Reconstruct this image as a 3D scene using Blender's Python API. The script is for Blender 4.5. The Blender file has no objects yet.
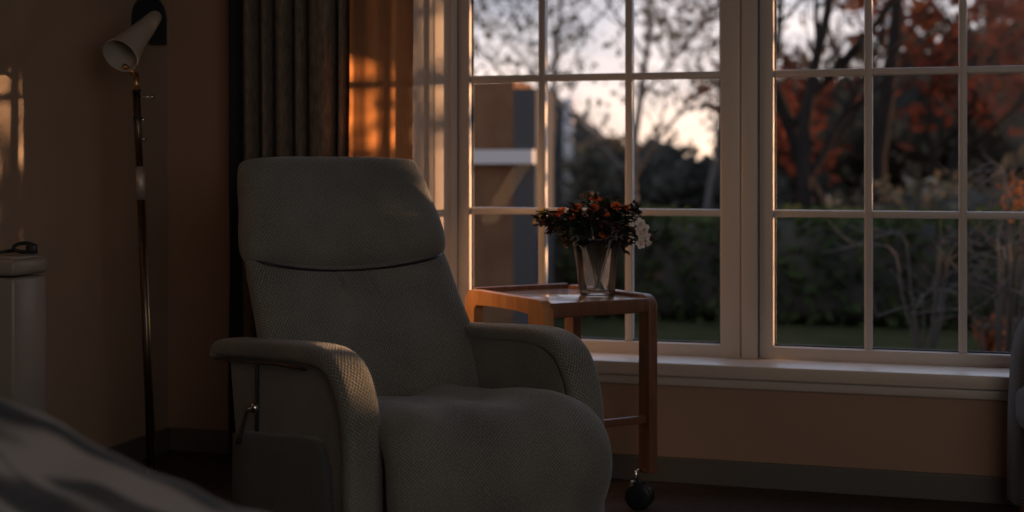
import bpy, bmesh, math, random
from math import sin, cos, pi, radians, sqrt, exp
from mathutils import Vector, Matrix, noise
random.seed(11)
SC = bpy.context.scene
COL = SC.collection

# ------------------------------------------------------------------ helpers
def lin(r, g, b):
    f = lambda c: (c/255)/12.92 if c <= 10 else (((c/255)+.055)/1.055)**2.4
    return (f(r), f(g), f(b), 1)

def new_mat(name):
    m = bpy.data.materials.new(name); m.use_nodes = True
    nt = m.node_tree; nt.nodes.clear()
    out = nt.nodes.new('ShaderNodeOutputMaterial')
    return m, nt, out

def nd(nt, kind, **kw):
    n = nt.nodes.new(kind)
    for k, v in kw.items():
        if k in n.inputs: n.inputs[k].default_value = v
        else: setattr(n, k, v)
    return n

def pbr(name, col, rough=.6, metal=0, col2=None, scale=8, bump=0, bscale=60, spec=.5, stretch=None, sheen=0, coat=0, detail=4, emit=None):
    m, nt, out = new_mat(name); L = nt.links.new
    b = nd(nt, 'ShaderNodeBsdfPrincipled', Roughness=rough, Metallic=metal)
    b.inputs['Specular IOR Level'].default_value = spec
    b.inputs['Sheen Weight'].default_value = sheen
    b.inputs['Coat Weight'].default_value = coat
    b.inputs['Base Color'].default_value = col
    L(b.outputs[0], out.inputs[0])
    tc = nd(nt, 'ShaderNodeTexCoord'); mp = nd(nt, 'ShaderNodeMapping')
    L(tc.outputs['Object'], mp.inputs[0])
    if stretch: mp.inputs['Scale'].default_value = stretch
    if col2:
        n = nd(nt, 'ShaderNodeTexNoise', Scale=scale, Detail=detail)
        r = nd(nt, 'ShaderNodeValToRGB')
        r.color_ramp.elements[0].position = .35; r.color_ramp.elements[1].position = .65
        r.color_ramp.elements[0].color = col; r.color_ramp.elements[1].color = col2
        L(mp.outputs[0], n.inputs['Vector']); L(n.outputs[0], r.inputs[0]); L(r.outputs[0], b.inputs['Base Color'])
    if bump:
        n2 = nd(nt, 'ShaderNodeTexNoise', Scale=bscale, Detail=3)
        bp = nd(nt, 'ShaderNodeBump', Strength=bump, Distance=.01)
        L(mp.outputs[0], n2.inputs['Vector']); L(n2.outputs[0], bp.inputs['Height']); L(bp.outputs[0], b.inputs['Normal'])
    return m

def link(name, me, mat=None, parent=None):
    o = bpy.data.objects.new(name, me); COL.objects.link(o)
    if mat: me.materials.append(mat)
    if parent: o.parent = parent
    return o

def mesh(name, verts, faces, mat=None, parent=None, smooth=True, mods=None):
    me = bpy.data.meshes.new(name); me.from_pydata([tuple(v) for v in verts], [], faces)
    me.validate(); me.update()
    bm = bmesh.new(); bm.from_mesh(me); bmesh.ops.recalc_face_normals(bm, faces=bm.faces); bm.to_mesh(me); bm.free()
    if smooth: me.polygons.foreach_set('use_smooth', [True]*len(me.polygons))
    return link(name, me, mat, parent)

class MB:
    """collects shapes of one part"""
    def __init__(s): s.v = []; s.f = []; s.uv = {}
    def add(s, vs, fs):
        n = len(s.v); s.v += [Vector(v) for v in vs]; s.f += [tuple(i+n for i in f) for f in fs]; return s
    def box(s, x0, x1, y0, y1, z0, z1, b=0):
        if b <= 0:
            return s.add([(x, y, z) for x in (x0, x1) for y in (y0, y1) for z in (z0, z1)],
                         [(0,1,3,2),(4,6,7,5),(0,4,5,1),(2,3,7,6),(0,2,6,4),(1,5,7,3)])
        bm = bmesh.new()
        bmesh.ops.create_cube(bm, size=1)
        for v in bm.verts:
            v.co = Vector(((x0+x1)/2+v.co.x*(x1-x0), (y0+y1)/2+v.co.y*(y1-y0), (z0+z1)/2+v.co.z*(z1-z0)))
        bmesh.ops.bevel(bm, geom=list(bm.edges), offset=b, segments=3, affect='EDGES', profile=.5)
        bm.verts.index_update()
        s.add([v.co.copy() for v in bm.verts], [[v.index for v in f.verts] for f in bm.faces]); bm.free(); return s
    def loft(s, rings, caps=True, closed=False):
        n = len(rings[0]); base = len(s.v)
        for r in rings: s.v += [Vector(p) for p in r]
        m = len(rings); us = []; vs = [0.0]; k0 = (3*n)//4
        for r in rings:
            u = [0.0]
            for j in range(n): u.append(u[-1]+(s.v[base+len(us)*n+(j+1) % n]-s.v[base+len(us)*n+j]).length)
            us.append([q-u[k0] for q in u])
        for i in range(1, m): vs.append(vs[-1]+(s.v[base+i*n+k0]-s.v[base+(i-1)*n+k0]).length)
        for i in range(m if closed else m-1):
            for j in range(n):
                a = base+i*n+j; b = base+i*n+(j+1) % n
                c = base+((i+1) % m)*n+(j+1) % n; d = base+((i+1) % m)*n+j
                s.f.append((a, b, c, d))
                i2 = (i+1) % m
                s.uv[len(s.f)-1] = ((us[i][j], vs[i]), (us[i][j+1], vs[i]), (us[i2][j+1], vs[i2]), (us[i2][j], vs[i2]))
        if caps and not closed:
            s.f.append(tuple(base+j for j in range(n))[::-1]); s.f.append(tuple(base+(m-1)*n+j for j in range(n)))
        return s
    def tube(s, pts, rad, n=10, caps=True):
        pts = [Vector(p) for p in pts]
        rings = []; up = None
        for i, p in enumerate(pts):
            t = (pts[min(i+1, len(pts)-1)]-pts[max(i-1, 0)])
            if t.length < 1e-9: t = Vector((0, 0, 1))
            t.normalize()
            if up is None:
                up = Vector((0, 0, 1)) if abs(t.z) < .9 else Vector((1, 0, 0))
            a = up-t*up.dot(t)
            if a.length < 1e-6: a = t.orthogonal()
            a.normalize(); up = a; b = t.cross(a)
            r = rad[i] if isinstance(rad, (list, tuple)) else rad
            rings.append([p+(a*cos(2*pi*k/n)+b*sin(2*pi*k/n))*r for k in range(n)])
        return s.loft(rings, caps)
    def lathe(s, prof, c=(0, 0, 0), n=32, axis=None, closed=False):
        c = Vector(c)
        q = Vector((0, 0, 1)).rotation_difference(Vector(axis).normalized()) if axis else None
        rings = []
        for r, z in prof:
            ring = [Vector((r*cos(2*pi*k/n), r*sin(2*pi*k/n), z)) for k in range(n)]
            if q: ring = [q @ p for p in ring]
            rings.append([p+c for p in ring])
        return s.loft(rings, caps=not closed, closed=closed)
    def build(s, name, mat, parent=None, smooth=True, angle=None):
        me = bpy.data.meshes.new(name); me.from_pydata([tuple(v) for v in s.v], [], s.f)
        if s.uv:
            ul = me.uv_layers.new(name='weave')
            for p in me.polygons:
                t = s.uv.get(p.index)
                for q, li in enumerate(p.loop_indices):
                    co = s.v[me.loops[li].vertex_index]
                    ul.data[li].uv = t[q] if t else (co.y, co.z)
        me.update()
        bm = bmesh.new(); bm.from_mesh(me); bmesh.ops.recalc_face_normals(bm, faces=bm.faces); bm.to_mesh(me); bm.free()
        if smooth: me.polygons.foreach_set('use_smooth', [True]*len(me.polygons))
        o = link(name, me, mat, parent)
        if angle:
            me = o.data
            bm = bmesh.new(); bm.from_mesh(me)
            for e in bm.edges:
                if len(e.link_faces) == 2 and e.calc_face_angle(0) > radians(angle): e.smooth = False
            bm.to_mesh(me); bm.free()
        return o

def empty(name, loc=(0, 0, 0), rz=0, parent=None):
    o = bpy.data.objects.new(name, None); COL.objects.link(o); o.location = loc
    o.rotation_euler.z = rz; o.empty_display_size = .05
    if parent: o.parent = parent
    return o

def tag(o, label=None, cat=None, group=None, kind=None):
    if label: o['label'] = label
    if cat: o['category'] = cat
    if group: o['group'] = group
    if kind: o['kind'] = kind
    return o

def struct(o, label=None): return tag(o, label=label, kind='structure')

def sgn(v, e): return (abs(v)**e)*(1 if v >= 0 else -1)

def cushion_loft(path, hw, ht, ex=.45, n=56, endround=None):
    """path: list of (y,z); closed superellipse section across x, perpendicular to the path"""
    rings = []
    P = [Vector((0, y, z)) for y, z in path]
    for i, p in enumerate(P):
        t = (P[min(i+1, len(P)-1)]-P[max(i-1, 0)]).normalized()
        nrm = Vector((0, t.z, -t.y))
        w = hw[i]; h = ht[i]
        rings.append([p+Vector((sgn(cos(2*pi*k/n), ex)*w, 0, 0))+nrm*(sgn(sin(2*pi*k/n), ex*1.5)*h) for k in range(n)])
    return rings

def catmull(pts, per=8):
    out = []
    P = [pts[0]]+list(pts)+[pts[-1]]
    for i in range(1, len(P)-2):
        for k in range(per):
            t = k/per
            a, b, c, d = P[i-1], P[i], P[i+1], P[i+2]
            out.append(tuple(.5*((2*b[j])+(-a[j]+c[j])*t+(2*a[j]-5*b[j]+4*c[j]-d[j])*t*t+(-a[j]+3*b[j]-3*c[j]+d[j])*t**3) for j in range(len(b))))
    out.append(tuple(pts[-1])); return out

# ------------------------------------------------------------------ camera
TH = radians(16.7); FPX = 1422.; EYE = 1.10; CY = -4.884
cam_d = bpy.data.cameras.new('camera'); cam = bpy.data.objects.new('camera', cam_d); COL.objects.link(cam)
cam.location = (0, CY, EYE); cam.rotation_euler = (pi/2, 0, TH)
cam_d.sensor_width = 36; cam_d.lens = FPX*36/1024
cam_d.shift_y = -(256-165)/1024
cam_d.clip_start = .05; cam_d.clip_end = 500
cam_d.dof.use_dof = True; cam_d.dof.focus_distance = 4.2; cam_d.dof.aperture_fstop = 1.7
SC.camera = cam
def at(x, y, t):
    """survey: the point seen at photo pixel x,y at depth t metres"""
    u = (x-512)/FPX
    return Vector((t*(-sin(TH)+u*cos(TH)), CY+t*(cos(TH)+u*sin(TH)), EYE-(y-165)*t/FPX))

# ------------------------------------------------------------------ materials
M = {}
M['wall'] = pbr('wall_paint', (.40, .305, .235, 1), .75, col2=(.37, .28, .215, 1), scale=3, bump=.12, bscale=120)
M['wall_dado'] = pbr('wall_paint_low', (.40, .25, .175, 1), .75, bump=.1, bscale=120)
M['white'] = pbr('white_gloss_paint', (.62, .53, .46, 1), .35, bump=.03, bscale=30)
M['frame'] = pbr('window_frame_paint', (.56, .50, .47, 1), .4)
M['gasket'] = pbr('dark_gasket', (.015, .017, .02, 1), .5)
M['skirt'] = pbr('skirting_paint', (.13, .115, .10, 1), .5)
M['floor'] = pbr('dark_carpet', (.075, .050, .040, 1), .95, col2=(.05, .034, .028, 1), scale=30, bump=.5, bscale=300)
M['ceil'] = pbr('ceiling_paint', (.5, .45, .4, 1), .9)

def fabric(name, c1, c2, sc=1.0, bump=.5, sheen=.25):
    m, nt, out = new_mat(name); L = nt.links.new
    b = nd(nt, 'ShaderNodeBsdfPrincipled', Roughness=.85)
    b.inputs['Specular IOR Level'].default_value = .25
    b.inputs['Sheen Weight'].default_value = sheen; b.inputs['Sheen Roughness'].default_value = .5
    tc = nd(nt, 'ShaderNodeTexCoord')
    mp = nd(nt, 'ShaderNodeMapping'); mp.inputs['Rotation'].default_value = (0, 0, .62)
    mp.inputs['Scale'].default_value = (sc, sc, sc)
    L(tc.outputs['UV'], mp.inputs[0])
    mu = nd(nt, 'ShaderNodeTexVoronoi', Scale=135); mu.voronoi_dimensions = '2D'; mu.inputs['Randomness'].default_value = .2; L(mp.outputs[0], mu.inputs['Vector'])
    ns = nd(nt, 'ShaderNodeTexNoise', Scale=5, Detail=5); L(tc.outputs['Object'], ns.inputs[0])
    ad = nd(nt, 'ShaderNodeMath'); ad.operation = 'ADD'
    mm = nd(nt, 'ShaderNodeMath'); mm.operation = 'MULTIPLY'; mm.inputs[1].default_value = .5
    L(ns.outputs[0], mm.inputs[0]); L(mu.outputs['Distance'], ad.inputs[0]); L(mm.outputs[0], ad.inputs[1])
    r = nd(nt, 'ShaderNodeValToRGB'); r.color_ramp.elements[0].position = .35; r.color_ramp.elements[1].position = .85
    r.color_ramp.elements[0].color = c1; r.color_ramp.elements[1].color = c2
    L(ad.outputs[0], r.inputs[0]); L(r.outputs[0], b.inputs['Base Color'])
    bp = nd(nt, 'ShaderNodeBump', Strength=bump, Distance=.004)
    L(mu.outputs['Distance'], bp.inputs['Height']); L(bp.outputs[0], b.inputs['Normal'])
    L(b.outputs[0], out.inputs[0]); return m
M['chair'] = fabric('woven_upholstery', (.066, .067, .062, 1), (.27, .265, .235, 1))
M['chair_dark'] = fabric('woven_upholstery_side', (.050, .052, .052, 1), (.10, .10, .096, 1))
M['black'] = pbr('black_plastic', (.012, .014, .018, 1), .4)
M['steel'] = pbr('polished_steel', (.6, .58, .55, 1), .25, 1)
M['darksteel'] = pbr('dark_polished_metal', (.13, .11, .09, 1), .34, 1)
M['brass'] = pbr('brass', (.55, .35, .17, 1), .28, 1)
M['enamel'] = pbr('cream_enamel', (.44, .40, .36, 1), .35, coat=.2)
M['cabinet'] = pbr('cabinet_enamel', (.30, .27, .235, 1), .4, coat=.1)
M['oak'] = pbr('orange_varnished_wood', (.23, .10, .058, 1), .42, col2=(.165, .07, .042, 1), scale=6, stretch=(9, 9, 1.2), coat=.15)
M['oak_lit_tint'] = pbr('lit_tinted_orange_wood', (.62, .29, .12, 1), .42, col2=(.50, .20, .075, 1), scale=6, stretch=(9, 9, 1.2), coat=.15)  # lighter oak copy; one frame's warm light is put into the colour
M['oaktop'] = pbr('varnished_tabletop', (.22, .12, .075, 1), .3, col2=(.17, .09, .055, 1), scale=6, stretch=(1.5, 14, 14), coat=.8)
M['navy'] = pbr('dark_navy_metal', (.012, .02, .032, 1), .5)

def curtain_mat(name, tr):
    m, nt, out = new_mat(name); L = nt.links.new
    d = nd(nt, 'ShaderNodeBsdfDiffuse'); t = nd(nt, 'ShaderNodeBsdfTranslucent')
    tc = nd(nt, 'ShaderNodeTexCoord'); mp = nd(nt, 'ShaderNodeMapping'); mp.inputs['Scale'].default_value = (1, 1, .25)
    L(tc.outputs['Object'], mp.inputs[0])
    n = nd(nt, 'ShaderNodeTexNoise', Scale=90, Detail=4); L(mp.outputs[0], n.inputs[0])
    r = nd(nt, 'ShaderNodeValToRGB'); r.color_ramp.elements[0].position = .3; r.color_ramp.elements[1].position = .7
    r.color_ramp.elements[0].color = (.13, .105, .085, 1); r.color_ramp.elements[1].color = (.24, .20, .165, 1)
    L(n.outputs[0], r.inputs[0]); L(r.outputs[0], d.inputs[0])
    t.inputs[0].default_value = (.78, .33, .11, 1)
    mx = nd(nt, 'ShaderNodeMixShader'); mx.inputs[0].default_value = tr
    L(d.outputs[0], mx.inputs[1]); L(t.outputs[0], mx.inputs[2])
    L(mx.outputs[0], out.inputs[0]); return m
M['curtain'] = curtain_mat('lined_curtain_cloth', 0)
M['curtain_sheer'] = curtain_mat('unlined_curtain_edge_cloth', .58)
M['curtain_dark'] = pbr('navy_lining_cloth', (.018, .02, .028, 1), .9)

def glass_pane_mat():
    m, nt, out = new_mat('window_glass'); L = nt.links.new
    t = nd(nt, 'ShaderNodeBsdfTransparent'); t.inputs[0].default_value = (.95, .96, .96, 1)
    g = nd(nt, 'ShaderNodeBsdfGlossy', Roughness=.02)
    lw = nd(nt, 'ShaderNodeLayerWeight', Blend=.5); pw = nd(nt, 'ShaderNodeMath'); pw.operation = 'POWER'; pw.inputs[1].default_value = 4
    L(lw.outputs['Facing'], pw.inputs[0]); ml = nd(nt, 'ShaderNodeMath'); ml.operation = 'MULTIPLY_ADD'; ml.inputs[1].default_value = .5; ml.inputs[2].default_value = .006
    L(pw.outputs[0], ml.inputs[0])
    mx = nd(nt, 'ShaderNodeMixShader'); L(ml.outputs[0], mx.inputs[0]); L(t.outputs[0], mx.inputs[1]); L(g.outputs[0], mx.inputs[2])
    L(mx.outputs[0], out.inputs[0]); return m
M['pane'] = glass_pane_mat()
def vase_mat():
    m, nt, out = new_mat('clear_vase_glass'); L = nt.links.new
    t = nd(nt, 'ShaderNodeBsdfTransparent'); t.inputs[0].default_value = (.97, .975, .975, 1)
    g = nd(nt, 'ShaderNodeBsdfGlossy', Roughness=.08)
    lw = nd(nt, 'ShaderNodeLayerWeight', Blend=.32)
    mx = nd(nt, 'ShaderNodeMixShader'); L(lw.outputs[0], mx.inputs[0]); L(g.outputs[0], mx.inputs[2])
    tl = nd(nt, 'ShaderNodeBsdfTranslucent'); tl.inputs[0].default_value = (.9, .88, .85, 1)
    m2 = nd(nt, 'ShaderNodeMixShader'); m2.inputs[0].default_value = .20; L(t.outputs[0], m2.inputs[1]); L(tl.outputs[0], m2.inputs[2]); L(m2.outputs[0], mx.inputs[1])
    L(mx.outputs[0], out.inputs[0]); return m
M['vase'] = vase_mat()

# ------------------------------------------------------------------ room shell
WX0, WX1, WZ0, WZ1 = -1.739, 1.56, .40, 1.95      # window opening
RT = .23                                           # reveal depth
LWX = -2.854
struct(MB().box(LWX-.12, 2.6, -6.1, .30, -.1, 0).build('floor', M['floor'], smooth=False))
struct(MB().box(LWX-.12, 2.6, -6.1, .30, 2.45, 2.55).build('ceiling', M['ceil'], smooth=False))
struct(MB().box(LWX-.12, LWX, -6.1, .30, 0, 2.45).build('wall_left', M['wall'], smooth=False))
struct(MB().box(2.5, 2.62, -6.1, .30, 0, 2.45).build('wall_right', M['wall'], smooth=False))
struct(MB().box(LWX, 2.5, -6.1, -6.0, 0, 2.45).build('wall_front', M['wall'], smooth=False))
wb = MB()
wb.loft([[Vector(p+(z,)) for p in ((LWX, 0), (-1.866, 0), (WX0-.006, .165), (WX0-.006, .30), (LWX, .30))] for z in (0, 2.45)]); wb.box(WX1, 2.5, 0, .30, 0, 2.45)
wb.box(WX0-.12, WX1, 0, .30, 0, WZ0-.03); wb.box(WX0-.12, WX1, 0, .30, WZ1, 2.45)
struct(wb.build('wall_back', M['wall_dado'], smooth=False))
# reveal lining and moulded casing around the opening
A_, B_ = Vector((-1.868, -.012, 0)), Vector((WX0+.004, .166, 0))
dv_ = (B_-A_).normalized(); nv_ = Vector((dv_.y, -dv_.x, 0))
def splay(u0, u1, th):
    P = [A_+dv_*u0, A_+dv_*u1, A_+dv_*u1+nv_*th, A_+dv_*u0+nv_*th]
    return [[p+Vector((0, 0, z)) for p in P] for z in (.419, 2.05)]
LS = (B_-A_).length
struct(MB().loft(splay(0, LS, .004)).build('trim_1', M['white'], smooth=False))
cs = MB(); cs.loft(splay(.0, .022, .016)); cs.loft(splay(.095, .112, .011)); cs.loft(splay(.122, .130, .008)); cs.loft(splay(LS-.030, LS, .010))
struct(cs.build('trim_2', M['white'], smooth=False))
struct(MB().box(LWX+.016, 2.5, -.016, 0, 0, .088, .004).build('baseboard_back', M['skirt'], smooth=False))
struct(MB().box(LWX, LWX+.016, -6, -.0, 0, .088, .004).build('baseboard_left', M['skirt'], smooth=False))
sill = MB().box(-1.86, 1.62, -.045, .19, .372, .418, .006)
so = struct(sill.build('trim_3', M['white'], angle=40)); so['label'] = 'pale painted window sill board under the window'
struct(MB().box(-1.80, 1.58, -.018, 0, .335, .372, .008).build('trim_4', M['white'], angle=40))

def casement(name, x0, x1, g0, g1, bars, z0=.408, gz0=.461, top=WZ1, gtop=1.90):
    f = MB()
    f.box(x0, g0, .17, .225, z0, top, .005); f.box(g1, x1, .17, .225, z0, top, .005)
    f.box(g0-.004, g1+.004, .171, .224, z0, gz0, .005); f.box(g0-.004, g1+.004, .171, .224, gtop, top, .005)
    w = struct(f.build(name, M['frame'], angle=40))
    for bx in bars:
        MB().box(bx-.0135, bx+.0135, .180, .222, gz0, gtop, .005).build('glazing_bar', M['frame'], w, angle=40)
    for bz in (.929, 1.4225):
        MB().box(g0, g1, .182, .220, bz-.0125, bz+.0125, .005).build('glazing_bar', M['frame'], w, angle=40)
    e = MB()
    for a, b, c, d in ((g0, g0+.006, gz0, gtop), (g1-.006, g1, gz0, gtop), (g0, g1, gz0, gz0+.006), (g0, g1, gtop-.006, gtop)):
        e.box(a, b, .196, .204, c, d)
    e.build('rubber_seal', M['gasket'], w, smooth=False)
    MB().add([(g0, .2, gz0), (g1, .2, gz0), (g1, .2, gtop), (g0, .2, gtop)], [(0, 1, 2, 3)]).build('glass_pane', M['pane'], w, smooth=False)
    return w
casement('window_1', -1.730, -.672, -1.682, -.744, (-1.405, -1.078))
casement('window_2', -.606, .440, -.556, .390, (-.233, .079))
casement('window_3', .505, 1.545, .552, 1.50, (.868, 1.184))
for i, (a, b) in enumerate(((-.668, -.610), (.444, .501))):
    struct(MB().box(a, b, .155, .24, .408, WZ1, .006).build('trim_%d' % (5+i), M['frame'], angle=40))
gk = MB().box(-.672, -.668, .185, .22, .42, WZ1).box(-.610, -.606, .185, .22, .42, WZ1).box(-1.738, -1.730, .18, .225, .42, WZ1)
struct(gk.build('trim_7', M['gasket'], smooth=False))

# ------------------------------------------------------------------ curtain
def fold_curtain():
    pts = [(-2.515, -.09), (-2.49, -.085), (-2.465, -.10), (-2.435, -.19), (-2.40, -.215), (-2.385, -.13), (-2.372, -.13), (-2.355, -.20), (-2.335, -.205),
           (-2.325, -.13), (-2.312, -.13), (-2.298, -.205), (-2.262, -.215), (-2.25, -.13), (-2.235, -.13), (-2.222, -.20), (-2.197, -.20), (-2.185, -.13), (-2.172, -.13),
           (-2.160, -.215), (-2.085, -.225), (-2.075, -.14), (-2.062, -.14), (-2.052, -.205), (-2.035, -.21), (-2.027, -.17), (-2.02, -.16), (-2.01, -.19), (-1.995, -.235), (-1.975, -.258),
           (-1.955, -.254), (-1.93, -.244), (-1.91, -.244), (-1.885, -.250), (-1.86, -.240), (-1.84, -.228), (-1.82, -.230), (-1.80, -.222), (-1.78, -.208), (-1.77, -.195)]
    P = catmull(pts, 6); nz = 46; z0, z1 = .015, 2.30
    v = []; f = []
    for k in range(nz+1):
        z = z0+(z1-z0)*k/nz
        for i, (x, y) in enumerate(P):
            s = (2.3-z)/2.3
            wx = .010*s*noise.noise(Vector((x*5, 0, z*1.4))); wy = .020*s*noise.noise(Vector((x*9, 3, z*1.7)))
            wy *= .5 if x > -2.05 else 1; v.append((x+wx, min(y+wy, -.035), z))
    n = len(P)
    for k in range(nz):
        for i in range(n-1): f.append((k*n+i, k*n+i+1, (k+1)*n+i+1, (k+1)*n+i))
    o = mesh('curtain', v, f, M['curtain'])
    o.data.materials.append(M['curtain_sheer'])
    for p in o.data.polygons:
        if p.center.x > -2.012: p.material_index = 1
    tag(o, 'floor length taupe pleated curtain glowing orange where sun shines through', 'curtain')
    # dark lining turned forward along the outer edge
    v = []; f = []
    pl = catmull([(-2.535, -.06), (-2.528, -.12), (-2.512, -.135), (-2.485, -.125), (-2.458, -.135), (-2.442, -.15)], 5); n = len(pl)
    for k in range(nz+1):
        z = z0+(z1-z0)*k/nz
        for x, y in pl: v.append((x+.006*noise.noise(Vector((1, 0, z*2))), y, z))
    for k in range(nz):
        for i in range(n-1): f.append((k*n+i, k*n+i+1, (k+1)*n+i+1, (k+1)*n+i))
    mesh('lining', v, f, M['curtain_dark'], o)
    hd = MB().box(-2.55, -1.77, -.23, -.10, 2.285, 2.33, .006).build('heading_tape', M['curtain'], o)
    return o
fold_curtain()
r = MB().tube([(-2.7, -.15, 2.345), (1.9, -.15, 2.345)], .014, 12)
rod = r.build('curtain_rod', M['brass']); tag(rod, 'brass curtain rod above the window', 'curtain rod')
for x in (-2.6, 0, 1.8):
    MB().box(x-.01, x+.01, -.16, 0, 2.33, 2.36, .003).build('bracket', M['brass'], rod)

# ------------------------------------------------------------------ recliner armchair
def build_chair():
    root = empty('recliner_armchair', (-1.457, -1.079, 0), radians(51.96))
    tag(root, 'grey-green woven recliner armchair with bulging headrest and curved padded arms', 'armchair')
    # lower back cushion
    def backpart(name, path, wid, thk, seam_sag, wr, zlo, zhi, round_top=False, round_bot=True, crown=.0):
        P = catmull(path, 10); n = len(P)
        W = catmull([(w,) for w in wid], 10); T = catmull([(t,) for t in thk], 10)
        rings = []
        K = 400
        PV = [Vector((0, y, z)) for y, z in P]
        for i, p in enumerate(PV):
            v = i/(n-1)
            t = (PV[min(i+1, n-1)]-PV[max(i-1, 0)]).normalized(); nr = Vector((0, t.z, -t.y))
            w = W[i][0]; h = T[i][0]
            ring = []
            for k in range(K):
                a = 2*pi*k/K
                cx = cos(a); sx = max(0, 1-abs(cx)**4.76)**.375*(1 if sin(a) >= 0 else -1)
                q = p+Vector((cx*w, 0, 0))
                d = sx*h
                q = q+nr*d
                # concave across, seam sags in the middle
                q.y += .030*(1-cx*cx)*1.0
                q.z -= seam_sag(v)*(1-cx*cx)
                # corner rounding at the top
                if round_top and v > .80:
                    q.z -= (abs(cx)**5)*.055*((v-.80)/.20)**1.5
                if sx < 0:
                    for (wx, wz, ang, ln, dp) in wr:
                        dx, dz = q.x-wx, q.z-wz
                        al = dx*sin(ang)+dz*cos(ang); ac = dx*cos(ang)-dz*sin(ang)
                        q.y += dp*.22*exp(-(ac/.006)**2-(al/ln)**2)-dp*.16*exp(-((ac-.013)/.009)**2-(al/ln)**2)
                ring.append(q)
            rings.append(ring)
        return MB().loft(rings).build(name, M['chair'], root)
    backpart('backrest', [(.10, .36), (.115, .40), (.155, .50), (.215, .60), (.275, .70), (.325, .79), (.341, .820), (.348, .832)],
             [.335, .356, .358, .352, .345, .341, .338, .322], [.03, .060, .072, .072, .066, .058, .034, .004],
             lambda v: .046*v, [(-.06, .745, -.3, .030, .036), (.045, .735, -.25, .024, .022), (-.035, .70, -.2, .02, .012)], .36, .83)
    backpart('headrest', [(.352, .812), (.348, .820), (.352, .850), (.372, .905), (.402, .975), (.432, 1.04), (.456, 1.092), (.466, 1.112), (.470, 1.119)],
             [.322, .340, .345, .340, .326, .318, .308, .296, .280], [.004, .042, .082, .092, .088, .078, .060, .036, .010],
             lambda v: .050*(1-v)**1.2, [(-.06, .86, .2, .026, .012), (.09, .88, 0, .03, .004)], .8, 1.12, True)
    MB().tube([(x*.336, .350+.030*(1-x*x)-.078*(1-abs(x)**10), .823-.043*(1-x*x)) for x in [(-1+2*k/40) for k in range(41)]], .0045, 8).build('seam_cord', M['black'], root)
    # back shell
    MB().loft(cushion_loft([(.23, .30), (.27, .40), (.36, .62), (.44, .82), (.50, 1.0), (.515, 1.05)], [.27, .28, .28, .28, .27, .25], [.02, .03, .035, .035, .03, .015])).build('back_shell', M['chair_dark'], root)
    # seat cushion with waterfall front running down as leg pad
    path = catmull([(.20, .365), (.10, .380), (-.05, .392), (-.20, .405), (-.335, .418), (-.425, .408), (-.476, .358), (-.490, .28), (-.480, .20), (-.460, .11), (-.440, .06), (-.435, .045)], 8)
    n = len(path)
    wc = catmull([(.24,), (.285,), (.288,), (.292,), (.312,), (.327,), (.338,), (.342,), (.330,), (.300,), (.285,), (.27,)], 8)
    tc = catmull([(.02,), (.05,), (.055,), (.055,), (.058,), (.062,), (.062,), (.062,), (.058,), (.048,), (.03,), (.01,)], 8)
    PV = [Vector((0, y, z)) for y, z in path]; rings = []; K = 160
    for i, p in enumerate(PV):
        t = (PV[min(i+1, n-1)]-PV[max(i-1, 0)]).normalized(); nr = Vector((0, t.z, -t.y))
        ring = []
        for k in range(K):
            a = 2*pi*k/K; cx = cos(a); sx = max(0, 1-abs(cx)**4.76)**.35*(1 if sin(a) >= 0 else -1)
            q = p+Vector((cx*wc[i][0], 0, 0))+nr*(-sx*tc[i][0])
            if sx < 0.0:
                top = max(0, 1-max(0, i-n*.42)/(n*.12)) if i > n*.42 else 1
                q.z += top*(.014*exp(-((cx-.62)/.22)**2)+.012*exp(-((cx+.72)/.2)**2)-.012*exp(-((cx-.22)/.22)**2))
                q += nr*(.006*noise.noise(Vector((q.x*9, q.z*8, q.y*9))))
            ring.append(q)
        rings.append(ring)
    MB().loft(rings).build('seat', M['chair'], root)
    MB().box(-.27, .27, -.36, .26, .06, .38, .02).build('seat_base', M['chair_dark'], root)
    MB().lathe([(.30, 0), (.31, .01), (.31, .022), (.29, .035), (.05, .045), (.045, .07)], (0, -.02, 0), 40).build('floor_ring', M['black'], root)
    # arms
    for s in (-1, 1):
        A = .356*s
        path = catmull([(.425, .535), (.422, .550), (.400, .564), (.33, .572), (.15, .585), (-.02, .597), (-.17, .604), (-.255, .595), (-.315, .562), (-.355, .500), (-.377, .42), (-.383, .30), (-.383, .15), (-.381, .05), (-.380, .035)], 7)
        n = len(path); W = []; T = []
        for i in range(n):
            v = i/(n-1)
            W.append(.056*min(1, (v/.02+.25)) if v < .05 else (.056-.004*min(1, max(0, (v-.5)/.2))))
            T.append(.027 if v > .04 else .027*min(1, .45+v/.07))
        W[-1] *= .8; T[-1] *= .6
        rings = cushion_loft(path, W, T, .5, 40)
        for r_ in rings:
            for q in r_: q.x += A
        MB().loft(rings).build('arm_pad', M['chair'], root)
        # panel below the pad
        prof = [(.340, .548), (.15, .565), (-.02, .577), (-.17, .584), (-.24, .574), (-.295, .545), (-.332, .49), (-.352, .42), (-.358, .30), (-.357, .05), (.25, .05), (.295, .30)]
        ring0 = [Vector((A-s*.0515, y, z)) for y, z in prof]; ring1 = [Vector((A+s*.033, y, z)) for y, z in prof]
        MB().loft([ring0, ring1]).build('arm_panel', M['chair'], root, angle=30)
        # padded side pocket standing proud of the lower panel
        rr = []
        out = A+s*.033
        base = catmull([(.288, .335), (.20, .352), (.02, .372), (-.13, .392), (-.22, .393), (-.268, .355), (-.285, .28), (-.29, .06), (.0, .052), (.262, .06), (.288, .335)], 6)[:-1]
        cyy = sum(b[0] for b in base)/len(base); czz = sum(b[1] for b in base)/len(base)
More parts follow.
